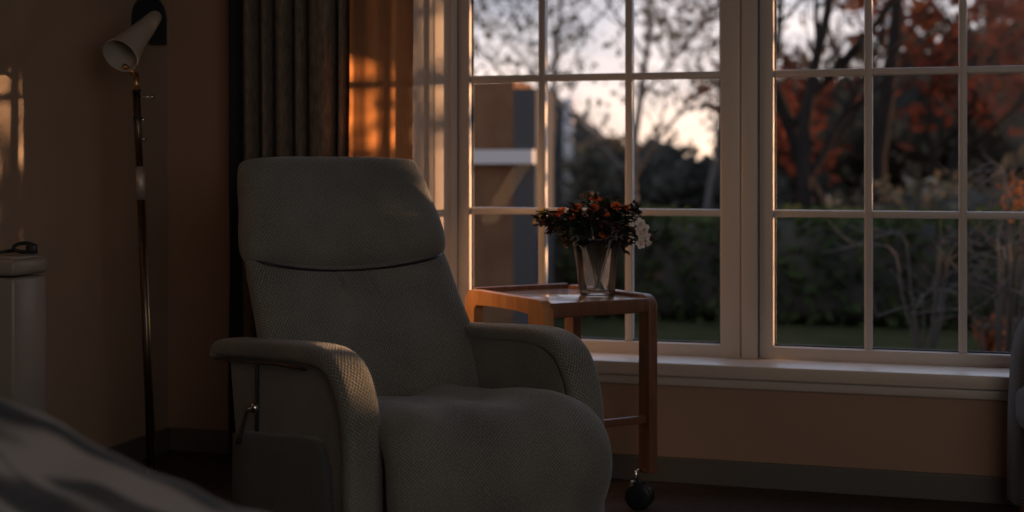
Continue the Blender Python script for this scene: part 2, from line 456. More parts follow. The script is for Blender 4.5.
        for (dx, k) in ((-.004, 1.0), (.010, 1.0), (.018, .985), (.022, .95), (.022, .6)):
            rr.append([Vector((out+s*dx, cyy+(y-cyy)*k, czz+(z-czz)*k)) for y, z in base])
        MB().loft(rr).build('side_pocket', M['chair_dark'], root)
        MB().box(min(out, out+s*.008), max(out, out+s*.008), .145, .155, .350, .555, .002).build('seam', M['black'], root)
        MB().tube([(out+s*.021, .40, .535), (out+s*.021, .2, .549), (out+s*.021, .0, .564), (out+s*.018, -.18, .572)], .0045, 8).build('arm_rail', M['darksteel'], root)
    lx = -.356-.035
    lv = MB().lathe([(.012, 0), (.014, .004), (.014, .016), (.010, .02)], (lx, .150, .425), 20, axis=(-1, 0, 0)).build('lever', M['steel'], root)
    MB().tube([(lx-.016, .150, .425), (lx-.022, .172, .415), (lx-.024, .188, .385), (lx-.030, .200, .345), (lx-.034, .206, .320)], [.006, .006, .006, .007, .009], 10).build('lever_arm', M['steel'], lv)
    return root
build_chair()

# ------------------------------------------------------------------ side trolley table
def build_table():
    root = empty('trolley_table', (0, 0, 0)); root.location = (-1.188, -.386, 0); root.rotation_euler.z = radians(47)
    tag(root, 'small bentwood trolley table on castors between armchair and window', 'table')
    HX, HY, TOP = .196, .226, .686
    def side(s):
        X = s*HX
        # outline of an inverted U with rounded shoulders, in the y-z plane
        def U(inset, zb, rc, sag):
            P = []
            y1 = HY-inset+.026; zt = TOP-inset*.80
            P.append((-y1, zb))
            for k in range(9):
                a = pi-k*(pi/2)/8; P.append((-y1+rc+rc*cos(a), zt-rc+rc*sin(a)))
            P += [(-y1*.4, zt+sag), (0, zt+sag*1.2), (y1*.4, zt+sag)]
            for k in range(9):
                a = pi/2-k*(pi/2)/8; P.append((y1-rc+rc*cos(a), zt-rc+rc*sin(a)))
            P.append((y1, zb)); return P
        o, i = U(0, .115, .045, 0), U(.060, .115, .022, .004)
        if s < 0: i = [(max(p[0], -HY+.068) if p[0] < -HY*.5 else p[0], p[1]) for p in i]
        v = []; f = []
        for x in (X-.017, X+.017):
            for p in o: v.append((x, p[0], p[1]))
            for p in i: v.append((x, p[0], p[1]))
        n = len(o); N = 2*n
        for k in range(n-1):
            f += [(k, k+1, n+k+1, n+k), (N+k, N+n+k, N+n+k+1, N+k+1), (k, N+k, N+k+1, k+1), (n+k, n+k+1, N+n+k+1, N+n+k)]
        f += [(0, n, N+n, N), (n-1, N+n-1, N+N-1, N-1)]
        m = MB().add(v, f).build('side_frame', M['oak_lit_tint'] if s < 0 else M['oak'], root, angle=35)
        bv = m.modifiers.new('bevel', 'BEVEL'); bv.width = .004; bv.segments = 2; bv.limit_method = 'ANGLE'
        return m
    side(-1); side(1)
    MB().box(-HX+.010, HX-.010, -HY-.012, HY+.006, TOP-.030, TOP-.012, .005).build('tabletop', M['oaktop'], root)
    MB().box(-HX+.012, HX-.012, -HY-.022, -HY-.004, TOP-.056, TOP-.010, .005).build('front_rail', M['oak'], root)
    MB().box(-HX+.012, HX-.012, HY+.004, HY+.022, TOP-.050, TOP+.004, .006).build('back_rim', M['oak'], root)
    for y in (-HY, HY):
        MB().box(-HX+.014, HX-.014, y-.010, y+.010, .275, .300, .004).build('stretcher', M['oak'], root)
    for x in (-HX, HX):
        for y in (-HY, HY):
            c = empty('castor', (x-.035, y+.02, 0), radians(38), root)
            MB().tube([(0, 0, .075), (0, 0, .118), (.02, -.011, .122)], .007, 10).build('stem', M['steel'], c)
            MB().lathe([(.005, .086), (.020, .084), (.024, .074), (.022, .060), (.008, .05)], (0, 0, 0), 20).build('hood', M['black'], c)
            MB().tube([(-.01, .0, .078), (-.028, -.004, .092), (-.052, -.004, .098), (-.07, -.002, .096)], [.006, .006, .005, .003], 8).build('brake_lever', M['steel'], c)
            for wx in (-.017, .017):
                MB().lathe([(.006, -.010), (.036, -.010), (.043, -.006), (.043, .006), (.036, .010), (.006, .010)], (wx, -.012, .0435), 28, axis=(1, 0, 0)).build('wheel', M['black'], c)
    return root
build_table()
TT = .674                                            # table surface height

# ------------------------------------------------------------------ vase and flowers
vc = at(597, 291, 4.66); VX, VY = vc.x, vc.y
vz = TT+.001
vase_k = 1.08
vo = [(.0, 0), (.050, 0), (.0545, .004), (.056, .02), (.058, .05), (.063, .10), (.070, .15), (.0775, .185), (.0775, .186), (.075, .186)]
vi = [(.0675, .15), (.0605, .10), (.0555, .05), (.052, .022), (.046, .014), (0.001, .012)]
v_ = MB().lathe([(.001, 0)]+[(r*vase_k, z) for r, z in vo[1:]+vi[:-1]]+[vi[-1]], (0, 0, 0), 48)
vase = v_.build('vase', M['vase']); vase.location = (VX, VY, vz)
tag(vase, 'clear flared glass vase holding the flowers on the trolley table', 'vase')
M['stem'] = pbr('dark_green_stem', (.020, .028, .014, 1), .6)
M['leaf'] = pbr('dark_green_leaf', (.022, .032, .016, 1), .55, col2=(.04, .05, .022, 1), scale=20)
PET = {'orange': pbr('orange_petal', (.85, .20, .035, 1), .6, col2=(.65, .10, .02, 1), scale=50),
       'rust': pbr('rust_petal', (.11, .028, .018, 1), .6, col2=(.05, .014, .012, 1), scale=50),
       'yellow': pbr('yellow_petal', (.55, .36, .06, 1), .6, col2=(.40, .28, .05, 1), scale=50),
       'white': pbr('white_petal', (.95, .85, .80, 1), .5, col2=(.85, .70, .66, 1), scale=40),
       'brown': pbr('dried_brown_bud', (.07, .035, .022, 1), .7, col2=(.045, .022, .016, 1), scale=50)}
def bloom(mb, c, ax, R, layers, npet, cup):
    q = Vector((0, 0, 1)).rotation_difference(ax.normalized())
    for l in range(layers):
        el = cup+l*(1.35-cup)/max(1, layers-1); rr = R*(1-.22*l)
        for k in range(npet):
            a = 2*pi*(k+.5*l)/npet+random.uniform(-.1, .1)
            e = el+random.uniform(-.12, .12)
            d = Vector((cos(a)*cos(e), sin(a)*cos(e), sin(e))); s = Vector((-sin(a), cos(a), 0)); u = s.cross(d)*-1
            wv = rr*2.0*.5*pi/npet*.9
            pts = [Vector((0, 0, 0)), d*rr*.5+s*wv*.8+u*.002, d*rr*.88+s*wv*.6-u*rr*.08, d*rr*1.0-u*rr*.15, d*rr*.88-s*wv*.6-u*rr*.08, d*rr*.5-s*wv*.8+u*.002, d*rr*.55-u*rr*.07]
            P = [c+q @ p for p in pts]
            mb.add(P, [(0, 1, 6), (1, 2, 6), (2, 3, 6), (3, 4, 6), (4, 5, 6), (5, 0, 6)])
def leafblade(mb, c, d, ln, w):
    d = d.normalized(); s = d.cross(Vector((0, 0, 1)));
    if s.length < .01: s = Vector((1, 0, 0))
    s.normalize(); u = s.cross(d)
    P = [c, c+d*ln*.35+s*w-u*.003, c+d*ln*.7+s*w*.7-u*.006, c+d*ln-u*.016, c+d*ln*.7-s*w*.7-u*.006, c+d*ln*.35-s*w-u*.003, c+d*ln*.5-u*.010]
    mb.add(P, [(0, 1, 6), (1, 2, 6), (2, 3, 6), (3, 4, 6), (4, 5, 6), (5, 0, 6)])
# bouquet axes: image-right direction and depth direction at the table
RV = Vector((cos(TH), sin(TH), 0)); FV = Vector((-sin(TH), cos(TH), 0))
def flower(kind, r, dpt, z, R, label, group, foot=None):
    """r: metres to the right of the vase axis, dpt: away from the room, z above the table"""
    root = empty('flower', (VX, VY, vz+.014)); tag(root, label, 'flower', group)
    R *= 1.05 if kind == 'orange' else 1.25; r *= 1.2; z += .012
    head = RV*r+FV*dpt+Vector((0, 0, z-.014))
    h = Vector((head.x, head.y, 0)); hl = max(h.length, .001)
    ft = -h/hl*min(.018, hl*.2)+RV*.006
    if foot: ft = RV*foot[0]+FV*foot[1]
    nk = h/hl*min(.045, hl*.42)+Vector((0, 0, .165))
    pts = catmull([tuple(ft+Vector((0, 0, .003))), tuple(ft*.3+nk*.5), tuple(nk), tuple(nk*.3+head*.7+Vector((0, 0, .01*(1 if z > .2 else 2)))), tuple(head)], 5)
    MB().tube(pts, .0022, 6).build('stem', M['stem'], root)
    ax = (head-Vector((0, 0, .16))); ax.normalize(); ax = (ax+Vector((0, 0, .3))-FV*.25).normalized()
    mb = MB()
    if kind == 'brown':
        for k in range(7):
            c = head+Vector((random.uniform(-1, 1), random.uniform(-1, 1), random.uniform(-.8, 1)))*R*.8
            mb.lathe([(.001, -.006), (.005, -.003), (.006, .003), (.001, .009)], c, 7, axis=tuple(ax+Vector((random.uniform(-.4, .4), random.uniform(-.4, .4), 0))))
    else:
        bloom(mb, head, ax, R, 3 if R > .016 else 2, 11, .15)
    mb.build('bloom', PET[kind], root)
    lf = MB()
    for k in range(7):
        t = random.uniform(.66, .97); i = int(t*(len(pts)-1)); c = Vector(pts[i])
        d = Vector((random.uniform(-1, 1), random.uniform(-1, 1), random.uniform(-.1, .8)))+h/hl*.5
        leafblade(lf, c, d, random.uniform(.030, .055), random.uniform(.007, .012))
    lf.build('leaves', M['leaf'], root)
    return root
KL = {'orange': ('orange chrysanthemum bloom among the upper flowers of the vase', 'orange blooms in the vase'),
      'rust': ('dark rust red bloom in the middle of the vase bouquet', 'rust red blooms in the vase'),
      'brown': ('sprig of small dark brown buds edging the vase bouquet', 'brown bud sprigs in the vase')}
random.seed(5)
for (px_, py_, k, R) in ((563, 209, 'orange', .022), (557, 213, 'orange', .016), (576, 204, 'orange', .019), (592, 196, 'orange', .020), (590, 204, 'orange', .018), (609, 203, 'orange', .020), (618, 205, 'orange', .017),
                         (549, 218, 'orange', .013), (600, 210, 'orange', .015), (573, 214, 'orange', .015)):
    flower(k, (px_-594)*4.6/FPX, random.uniform(-.09, -.02), (289-py_)*4.62/FPX, R, *KL[k])
for i in range(34):
    a = random.uniform(0, 2*pi); rr = sqrt(random.random())
    r = .125*rr*cos(a)-.005; dp = .10*rr*sin(a)
    z = .245-.32*(r*r+dp*dp)/.016*.12+random.uniform(-.045, .02)+.02
    k = 'rust' if i % 5 < 4 else 'orange'
    if i >= 22: z -= .05; r *= .9
    flower(k, r, dp, z, random.uniform(.015, .023), *KL[k])
for i in range(20):
    r = random.choice((-1, 1))*random.uniform(.06, .150) if i > 8 else random.uniform(-.1, .1)
    z = random.uniform(.27, .315)-abs(r)*.35+(.0 if i > 8 else .005)
    if i > 13: z -= .05
    flower('brown', r, random.uniform(-.05, .06), z, .014, *KL['brown'])
for i in range(12):
    sg_ = -1 if i % 2 else 1
    flower('brown' if i % 3 else 'rust', sg_*random.uniform(.055, .088), (random.uniform(.02, .06) if sg_ > 0 else random.uniform(-.06, .03)), random.uniform(.13, .19), .015, *KL['brown' if i % 3 else 'rust'])
flower('yellow', -.150, -.03, .258, .015, 'pale yellow bloom at far left of the vase bouquet', None)
flower('yellow', -.168, -.02, .232, .011, 'smallest yellowish bloom drooping at the bouquet left edge', None)
# white blossom branch hanging on the right
wr = empty('blossom_branch', (VX, VY, vz+.014)); tag(wr, 'drooping branch of pale pink white blossoms at right of the vase', 'flower')
bp = catmull([tuple(FV*.0+Vector((0, 0, .003))), tuple(RV*.03+Vector((0, 0, .10))), tuple(RV*.055+Vector((0, 0, .17))), tuple(RV*.10+Vector((0, 0, .225))), tuple(RV*.135-FV*.08+Vector((0, 0, .215))), tuple(RV*.148-FV*.08+Vector((0, 0, .165)))], 6)
MB().tube(bp, .002, 6).build('stem', M['stem'], wr)
for (dx, dz, R) in ((.128, .222, .020), (.140, .205, .022), (.132, .190, .020), (.146, .182, .019), (.130, .158, .019), (.156, .160, .012), (.124, .205, .014)):
    mb = MB(); bloom(mb, RV*(dx+.004)-FV*.085+Vector((0, 0, dz)), (RV*.5-FV*.9+Vector((0, 0, random.uniform(-.5, .3)))), R, 2, 5, .25)
    mb.build('bloom', PET['white'], wr)
# a few pale leaves inside the bouquet
for (r, z) in ((-.075, .205), (-.062, .178), (.052, .205), (.062, .195), (.04, .185)):
    e = empty('leaf_sprig', (VX, VY, vz+.014)); tag(e, 'small grey green leaf sprig low in the vase bouquet', 'foliage', 'grey green sprigs in the vase')
    hd = RV*r-FV*.08+Vector((0, 0, z))
    MB().tube(catmull([(0, 0, .004), tuple(hd*.45+Vector((0, 0, .05))), tuple(hd)], 6), .0016, 6).build('stem', M['stem'], e)
    lf = MB()
    for k in range(5): leafblade(lf, hd-Vector((0, 0, .006*k)), Vector((random.uniform(-1, 1), random.uniform(-1, .2), random.uniform(-.4, .8))), .024, .006)
    lf.build('leaves', pbr('grey_leaf', (.22, .24, .22, 1), .5), e)

# ------------------------------------------------------------------ floor lamp
def build_lamp():
    b = Vector((-2.487, -.723, 0)); top = Vector((-2.540, -.739, 1.385))
    root = empty('floor_lamp', b); tag(root, 'slim metal floor lamp with cream cone shade by the left wall', 'floor lamp')
    d = top-b
    P = lambda z: d*(z/1.385)
    MB().lathe([(.125, 0), (.13, .006), (.125, .014), (.03, .022), (.016, .05)], (0, 0, 0), 40).build('base', M['darksteel'], root)
    MB().tube([P(.03), P(1.0)], .0140, 16).build('lower_pole', M['darksteel'], root)
    MB().tube([P(.985), P(1.095)], .0165, 18).build('sleeve', pbr('brushed_sleeve', (.5, .46, .42, 1), .5, .7), root)
    MB().tube([P(1.09), P(1.345)], .0105, 16).build('upper_pole', M['darksteel'], root)
    MB().tube([P(1.34), P(1.40)], .009, 16).build('swivel_stem', M['brass'], root)
    off = RV*.004-FV*.014
    MB().tube([P(.05)-RV*.012-FV*.004, P(1.34)-RV*.011-FV*.004], .003, 8).build('edge_glint_strip', M['brass'], root)  # thin brass strips imitate bright reflections along the pole's edges
    MB().tube([P(.05)+RV*.012-FV*.004, P(.985)+RV*.012-FV*.004], .0025, 8).build('edge_glint_strip', M['brass'], root)
    for z, r in ((1.255, .0155), (1.345, .0145)):
        MB().tube([P(z-.004), P(z+.004)], r, 18).build('collar', M['black'], root)
    k = MB().tube([P(1.325), P(1.325)+RV*.05], .003, 8).build('knob_stem', M['steel'], root)
    MB().tube([P(1.325)+RV*.046, P(1.325)+RV*.054], .009, 14).build('knob', M['steel'], k)
    for z in (1.25, 1.185):
        MB().tube([P(z), P(z)+RV*.026], .0035, 8).build('screw', M['steel'], root)
    # cone shade
    mouth = at(120, 56, 4.60)-b; apex = at(157, 15, 4.80)-b
    ax = (apex-mouth); L = ax.length; ax.normalize()
    sh = MB().lathe([(.0595, 0), (.061, .001), (.0605, .004), (.042, L*.38), (.0235, L*.94), (.019, L*.985), (.010, L), (.001, L), (.001, L-.004), (.010, L-.004), (.0215, L*.94), (.040, L*.38), (.0585, .003)], mouth, 48, axis=tuple(ax), closed=True)
    s = sh.build('shade', M['enamel'], root)
    MB().tube([P(1.395), mouth+ax*.03-Vector((0, 0, .048))], [.009, .008], 12).build('swivel', M['brass'], root)
build_lamp()

# dark arched sconce on the left wall, near the corner
sc_ = MB()
ring = []
for k in range(17):
    a = pi*k/16; ring.append((cos(a)*.085, sin(a)*.085))
ring += [(-.085, -.085), (.085, -.085)]
sc_.loft([[Vector((x, y, z)) for y, z in ring] for x in (0, .05)])
ar = sc_.build('wall_sconce', M['navy'], angle=40); ar.location = (LWX+.001, -.178, 1.640)
tag(ar, 'dark navy arched sconce on the wall behind the lamp shade', 'wall lamp')
MB().box(.005, .052, .086, .090, -.08, .0, .001).build('side_rim', M['enamel'], ar)

# ------------------------------------------------------------------ pale cabinet at left with strap
cab = empty('metal_cabinet', (-2.67, -1.363, 0)); tag(cab, 'slim pale metal cabinet with rounded lid against the left wall', 'cabinet')
MB().box(-.18, .17, -.080, .080, .03, .780, .014).build('body', M['cabinet'], cab)
ld = MB().box(-.18, .172, -.082, .082, .785, .832, .014).build('lid', M['cabinet'], cab)
MB().box(.02, .155, -.068, .068, .826, .840, .006).build('raised_panel', M['cabinet'], ld)
for x in (-.14, .13):
    MB().box(x-.02, x+.02, -.06, .06, 0, .032, .004).build('foot', M['black'], cab)
st = MB()
lp = [Vector((.075*.0+.030*cos(a), .0, .020+.013*sin(a))) for a in [2*pi*k/20 for k in range(21)]]
st.tube(lp, .0055, 8)
st.tube([(-.028, 0, .012), (-.06, -.01, .008), (-.10, -.02, .006)], [.006, .005, .004], 8)
st.box(.005, .036, -.012, .012, .002, .030, .005)
so = st.build('looped_strap', M['black']); so.location = (-2.54, -1.34, .8405); so.rotation_euler.z = radians(25)
tag(so, 'small black looped strap lying on top of the pale cabinet', 'strap')

# ------------------------------------------------------------------ bed in the foreground
bed = empty('bed', (-1.78, -3.52, 0)); tag(bed, 'low bed in the near left corner under the dark patterned duvet', 'bed')
MB().box(-1.02, .90, -.64, .66, .26, .54, .05).build('mattress', M['enamel'], bed)
MB().box(-1.04, .90, -.66, .64, .17, .27, .01).build('bed_frame', M['oak'], bed)
for x in (-.98, .84):
    for y in (-.60, .58):
        MB().box(x-.03, x+.03, y-.03, y+.03, 0, .175, .005).build('leg', M['oak'], bed)
def duvet_mat():
    m, nt, out = new_mat('patterned_duvet_cloth'); L = nt.links.new
    b = nd(nt, 'ShaderNodeBsdfPrincipled', Roughness=.8); b.inputs['Sheen Weight'].default_value = .2
    tc = nd(nt, 'ShaderNodeTexCoord'); mp = nd(nt, 'ShaderNodeMapping')
    mp.inputs['Rotation'].default_value = (0, 0, radians(35)); mp.inputs['Scale'].default_value = (2.2, 8.5, 1)
    L(tc.outputs['Object'], mp.inputs[0])
    n = nd(nt, 'ShaderNodeTexNoise', Scale=1.3, Detail=1.5); n.inputs['Distortion'].default_value = .8
    r = nd(nt, 'ShaderNodeValToRGB'); r.color_ramp.elements[0].position = .44; r.color_ramp.elements[1].position = .56
    r.color_ramp.elements[0].color = (.018, .022, .032, 1); r.color_ramp.elements[1].color = (.34, .31, .30, 1)
    L(mp.outputs[0], n.inputs[0]); L(n.outputs[0], r.inputs[0]); L(r.outputs[0], b.inputs['Base Color'])
    L(b.outputs[0], out.inputs[0]); return m
M['duvet'] = duvet_mat()
v = []; f = []; NX, NY = 90, 70
for j in range(NY+1):
    for i in range(NX+1):
        x = -1.05+2.19*i/NX; y = -.78+1.60*j/NY           # bed local
        h = .60
        ex = max(0, (x-.86)/.24); ey = max(0, (y-.60)/.18); ey2 = max(0, (-.52-y)/.26)
        q_ = min(1, max(0, (x-.02)/.60)); h = .795-.150*q_*q_*(3-2*q_)-.23*max(0, x-.44)-.03*max(0, -x)
        h -= .42*ex**2.2+.42*ey**2.2+.42*ey2**2.4
        h += .020*noise.noise(Vector((x*3.2+y*2.6, y*5-x*3.4, 1)))+.012*noise.noise(Vector((x*9+y*6, y*9-x*5, 4)))
        v.append((x*(1-.06*ey-.0*ex), y, max(.20, h)))
n = NX+1
for j in range(NY):
    for i in range(NX): f.append((j*n+i, j*n+i+1, (j+1)*n+i+1, (j+1)*n+i))
dv = mesh('duvet', v, f, M['duvet']); dv.location = (-1.78, -3.52, 0)
sm = dv.modifiers.new('thick', 'SOLIDIFY'); sm.thickness = .02; sm.offset = -1
tag(dv, 'rumpled dark blue and grey patterned duvet in the near left corner', 'duvet')

# ------------------------------------------------------------------ dark chair at the right edge
rp_ = at(1126, 165, 4.15)
rc = empty('upholstered_chair', (rp_.x, rp_.y, 0), radians(16.7)); tag(rc, 'dark upholstered chair just showing at the right edge', 'chair')
MB().box(-.25, .25, -.25, .25, .28, .44, .05).build('seat', M['chair_dark'], rc)
MB().loft([[Vector((x*k, y+.24, z)) for x, z in [(-.25, .06), (-.246, .35), (-.238, .50), (-.222, .58), (-.19, .64), (-.12, .68), (0, .69), (.12, .68), (.19, .64), (.222, .58), (.238, .50), (.246, .35), (.25, .06)]] for y, k in ((-.055, .97), (-.045, 1), (.045, 1), (.055, .97))]).build('backrest', M['chair_dark'], rc, angle=50)
for x in (-.21, .21):
    for y in (-.21, .21):
        MB().tube([(x, y, .29), (x*1.05, y*1.05, 0)], [.02, .014], 12).build('leg', M['oak'], rc)

# ------------------------------------------------------------------ garden
GZ = -.20
M['lawn'] = pbr('lawn_grass', (.022, .025, .012, 1), 1, spec=.0, col2=(.036, .034, .016, 1), scale=3, bump=.4, bscale=90)
M['road'] = pbr('pale_road', (.33, .34, .37, 1), .8, col2=(.28, .29, .33, 1), scale=2)
def ground_strip(name, t0, t1, z, mat):
    # bands parallel to the house wall
    return MB().box(-60, 60, t0, t1, z-.1, z).build(name, mat, smooth=False)
g = ground_strip('lawn', .32, 34, GZ, M['lawn']); tag(g, kind='structure', label='green lawn outside the window')
g = ground_strip('road', 34, 44, GZ+.02, M['road']); tag(g, kind='structure', label='pale road beyond the hedge')
g = ground_strip('field', 44, 160, GZ, M['lawn']); tag(g, kind='structure', label='dark ground beyond the road')

def leaf_mat(name, a, b, tr=.25):
    m, nt, out = new_mat(name); L = nt.links.new
    d = nd(nt, 'ShaderNodeBsdfDiffuse'); t = nd(nt, 'ShaderNodeBsdfTranslucent')
    tc = nd(nt, 'ShaderNodeTexCoord'); n = nd(nt, 'ShaderNodeTexNoise', Scale=2.2, Detail=5); L(tc.outputs['Object'], n.inputs[0])
    r = nd(nt, 'ShaderNodeValToRGB'); r.color_ramp.elements[0].position = .38; r.color_ramp.elements[1].position = .62
    r.color_ramp.elements[0].color = a; r.color_ramp.elements[1].color = b
    L(n.outputs[0], r.inputs[0]); L(r.outputs[0], d.inputs[0]); L(r.outputs[0], t.inputs[0])
    mx = nd(nt, 'ShaderNodeMixShader'); mx.inputs[0].default_value = tr
    L(d.outputs[0], mx.inputs[1]); L(t.outputs[0], mx.inputs[2]); L(mx.outputs[0], out.inputs[0]); return m
M['l_green'] = leaf_mat('hedge_leaf', (.018, .026, .012, 1), (.045, .058, .022, 1))
M['l_dark'] = leaf_mat('dark_bush_leaf', (.030, .032, .028, 1), (.070, .066, .055, 1))
M['l_red'] = leaf_mat('red_autumn_leaf', (.06, .019, .013, 1), (.14, .042, .024, 1), .3)
M['l_orange'] = leaf_mat('orange_autumn_leaf', (.16, .045, .018, 1), (.34, .12, .04, 1), .4)
M['l_brown'] = leaf_mat('dull_brown_leaf', (.05, .04, .028, 1), (.12, .10, .065, 1), .3)
M['l_pale'] = leaf_mat('pale_grass_leaf', (.09, .085, .065, 1), (.20, .19, .15, 1), .3)
M['bark'] = pbr('bark', (.016, .014, .013, 1), 1, spec=0, col2=(.026, .022, .020, 1), scale=5, stretch=(4, 4, .6))
M['haze_bark'] = pbr('haze_tinted_bark', (.10, .09, .082, 1), 1, spec=0)  # paler bark, distance haze put into its colour
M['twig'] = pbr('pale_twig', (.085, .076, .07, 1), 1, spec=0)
M['brick'] = pbr('brown_brick', (.125, .068, .036, 1), .95, spec=.1, col2=(.09, .048, .027, 1), scale=4)
M['slate'] = pbr('slate_grey', (.048, .048, .050, 1), .9, spec=.1)
M['whitewood'] = pbr('white_painted_board', (.36, .35, .35, 1), .6)

def leaf_quads(mb, c, rad, n, s, rng, squash=(1, 1, 1), shell=.45):
    for _ in range(n):
        d = Vector((rng.gauss(0, 1), rng.gauss(0, 1), rng.gauss(0, 1))).normalized()
        r = rad*(shell+(1-shell)*rng.random())
        p = c+Vector((d.x*r*squash[0], d.y*r*squash[1], d.z*r*squash[2]))
        a = Vector((rng.uniform(-1, 1), rng.uniform(-1, 1), rng.uniform(-1, 1))).normalized(); b = a.orthogonal().normalized()
        k = s*rng.uniform(.6, 1.4)
        mb.add([p-a*k, p+b*k*.55, p+a*k, p-b*k*.55], [(0, 1, 2, 3)])

def hedge(name, x0, x1, y, dp, h, mat, label, seed):
    rng = random.Random(seed); mb = MB()
    core = MB(); 
    nx = int((x1-x0)/.25)
    rings = []
    for i in range(nx+1):
        x = x0+(x1-x0)*i/nx
        hh = h-.06+.05*noise.noise(Vector((x*1.3, seed, 0)))
        rings.append([Vector((x, y+dp*.40*sgn(cos(a), .5), GZ+hh/2+hh*.5*sgn(sin(a), .5))) for a in [2*pi*k/16 for k in range(16)]])
    core.loft(rings)
    n = int((x1-x0)*420)
    for _ in range(n):
        x = rng.uniform(x0, x1); hh = h+.07*noise.noise(Vector((x*1.3, seed, 0)))
        if rng.random() < .62: p = Vector((x, y-dp*.42+rng.uniform(-.06, .06), GZ+rng.uniform(0, hh)))
        else: p = Vector((x, y+rng.uniform(-.45, .45)*dp, GZ+hh+rng.uniform(-.08, .05)))
        a = Vector((rng.uniform(-1, 1), rng.uniform(-1, 1), rng.uniform(-1, 1))).normalized(); b = a.orthogonal().normalized(); k = .05*rng.uniform(.6, 1.5)
        mb.add([p-a*k, p+b*k*.6, p+a*k, p-b*k*.6], [(0, 1, 2, 3)])
    o = mb.build(name, mat, smooth=False); tag(o, label, 'hedge')
    core.build('inner_mass', M['l_dark'], o)
    return o
shade_hedge = hedge('hedge', 2, 22, 0, 1.0, 1.35, M['l_green'], 'long green hedge added out of view to shade the garden', 9)
shade_hedge.location = (13, 0, 0); shade_hedge.rotation_euler.z = pi/2  # unseen hedge added to keep the low sun off the garden
hedge('hedge', -9, 6.5, 7.2, .9, .88, M['l_green'], 'clipped dark green hedge across the lawn behind the window', 3)

def grow(rng, base, height, spread, levels, r0, lean=(0, 0), nbr=4, first=.35):
    """returns (tube list, tips)"""
    tubes = []; tips = []
    def br(p, d, ln, r, lv):
        n = 6; pts = [p.copy()]; q = p.copy(); dd = d.copy()
        for i in range(n):
            dd = (dd+Vector((rng.uniform(-1, 1), rng.uniform(-1, 1), rng.uniform(-.6, .8)))*.16).normalized()
            q = q+dd*ln/n; pts.append(q.copy())
        tubes.append((pts, [max(.003, r*(1-.6*i/n)) for i in range(n+1)], lv))
        if lv == 0: tips.append(q.copy()); return
        for k in range(nbr):
            i = rng.randint(2 if lv == levels else 1, n); a = rng.uniform(0, 2*pi)
            s = Vector((cos(a), sin(a), rng.uniform(.1, .9))).normalized()
            nd_ = (dd*.55+s*spread).normalized()
            br(pts[i], nd_, ln*rng.uniform(.5, .72), r*(1-.6*i/n)*.62, lv-1)
        tips.append(q.copy())
    br(Vector(base), Vector((lean[0], lean[1], 1)).normalized(), height, r0, levels)
    return tubes, tips

def tree(name, base, height, label, leafmat=None, nleaf=12, ls=.06, crown=.5, levels=3, r0=.12, spread=.8, seed=1, lean=(0, 0), nbr=4, cat='tree', group=None, bark='bark', parts=None):
    rng = random.Random(seed)
    tubes, tips = grow(rng, Vector((0, 0, 0)), height, spread, levels, r0, lean, nbr)
    root = empty(name, base); tag(root, label, cat, group)
    mb = MB()
    for pts, rad, lv in tubes: mb.tube(pts, rad, 7 if lv > 1 else 4, caps=False)
    mb.build('branches', M[bark], root)
    if leafmat:
        lb = MB()
        for t in tips: leaf_quads(lb, t, crown, nleaf, ls, rng, (1, 1, .8), .1)
        lb.build('foliage', M[leafmat], root, smooth=False)
    return root

def gb(px_, t):   # ground point in the garden along a sight line
    p = at(px_, 165, t); return (p.x, p.y, GZ)
# right side: multi stemmed trunks with dark limbs
tree('bare_tree', gb(852, 15), 3.6, 'tall dark leaning trunk behind the first pane of right window', None, levels=4, r0=.11, spread=.75, seed=4, lean=(-.25, .0), nbr=4)
tree('bare_tree', gb(880, 16), 4.2, 'thick upright dark trunk beside the leaning one', None, levels=4, r0=.13, spread=.55, seed=8, lean=(.03, 0), nbr=3)
tree('bare_tree', gb(812, 14), 3.4, 'slim forked bare tree near the post, beyond right window', None, levels=4, r0=.09, spread=.7, seed=15, lean=(-.15, .0), nbr=4)
tree('red_tree', gb(800, 21), 1.7, 'red leaved shrub seen through left column of right window', 'l_red', 26, .10, .75, 2, .08, .9, 21, cat='shrub', nbr=4)
tree('red_tree', gb(925, 19), 3.0, 'tall dark red autumn tree behind the middle of right window', 'l_red', 34, .10, .75, 2, .12, .8, 22, nbr=5)
tree('orange_tree', gb(985, 23), 4.3, 'orange topped autumn tree seen through the rightmost panes', 'l_orange', 46, .13, .8, 2, .12, .75, 25, nbr=5)
def mound(name, base, R, n, s, mat, label, sq, seed, cat='bush', group=None):
    rng = random.Random(seed); mb = MB(); root = empty(name, base); tag(root, label, cat, group)
    core = MB(); 
    for k in range(7):
        c = Vector((rng.uniform(-.6, .6)*R*sq[0], rng.uniform(-.5, .5)*R*sq[1], R*sq[2]*rng.uniform(.35, .75)))
        leaf_quads(mb, c, R*.55, n//7, s, rng, (1, 1, .9), .3)
        core.lathe([(.001, -.3*R), (.26*R, -.15*R), (.32*R, 0), (.26*R, .15*R), (.001, .28*R)], c, 10)
    mb.build('foliage', M[mat], root, smooth=False)
    core.build('inner_mass', M['l_dark'], root)
    return root
mound('bush', gb(985, 14), 1.25, 1500, .08, 'l_brown', 'large dull brown bush beyond the hedge at far right', (1.3, .7, .9), 31)
mound('bush', gb(900, 17), 1.1, 1300, .08, 'l_pale', 'pale grassy bush below the dark red tree', (1.5, .8, .8), 32)
mound('bush', gb(790, 24), 1.2, 1300, .09, 'l_dark', 'dark bush under the red leaved shrub', (1.3, .8, .9), 33)
mound('bush', gb(655, 30), 1.65, 1500, .11, 'l_dark', 'dark rounded bush beyond the flowers near the post', (1.1, .8, .95), 34)
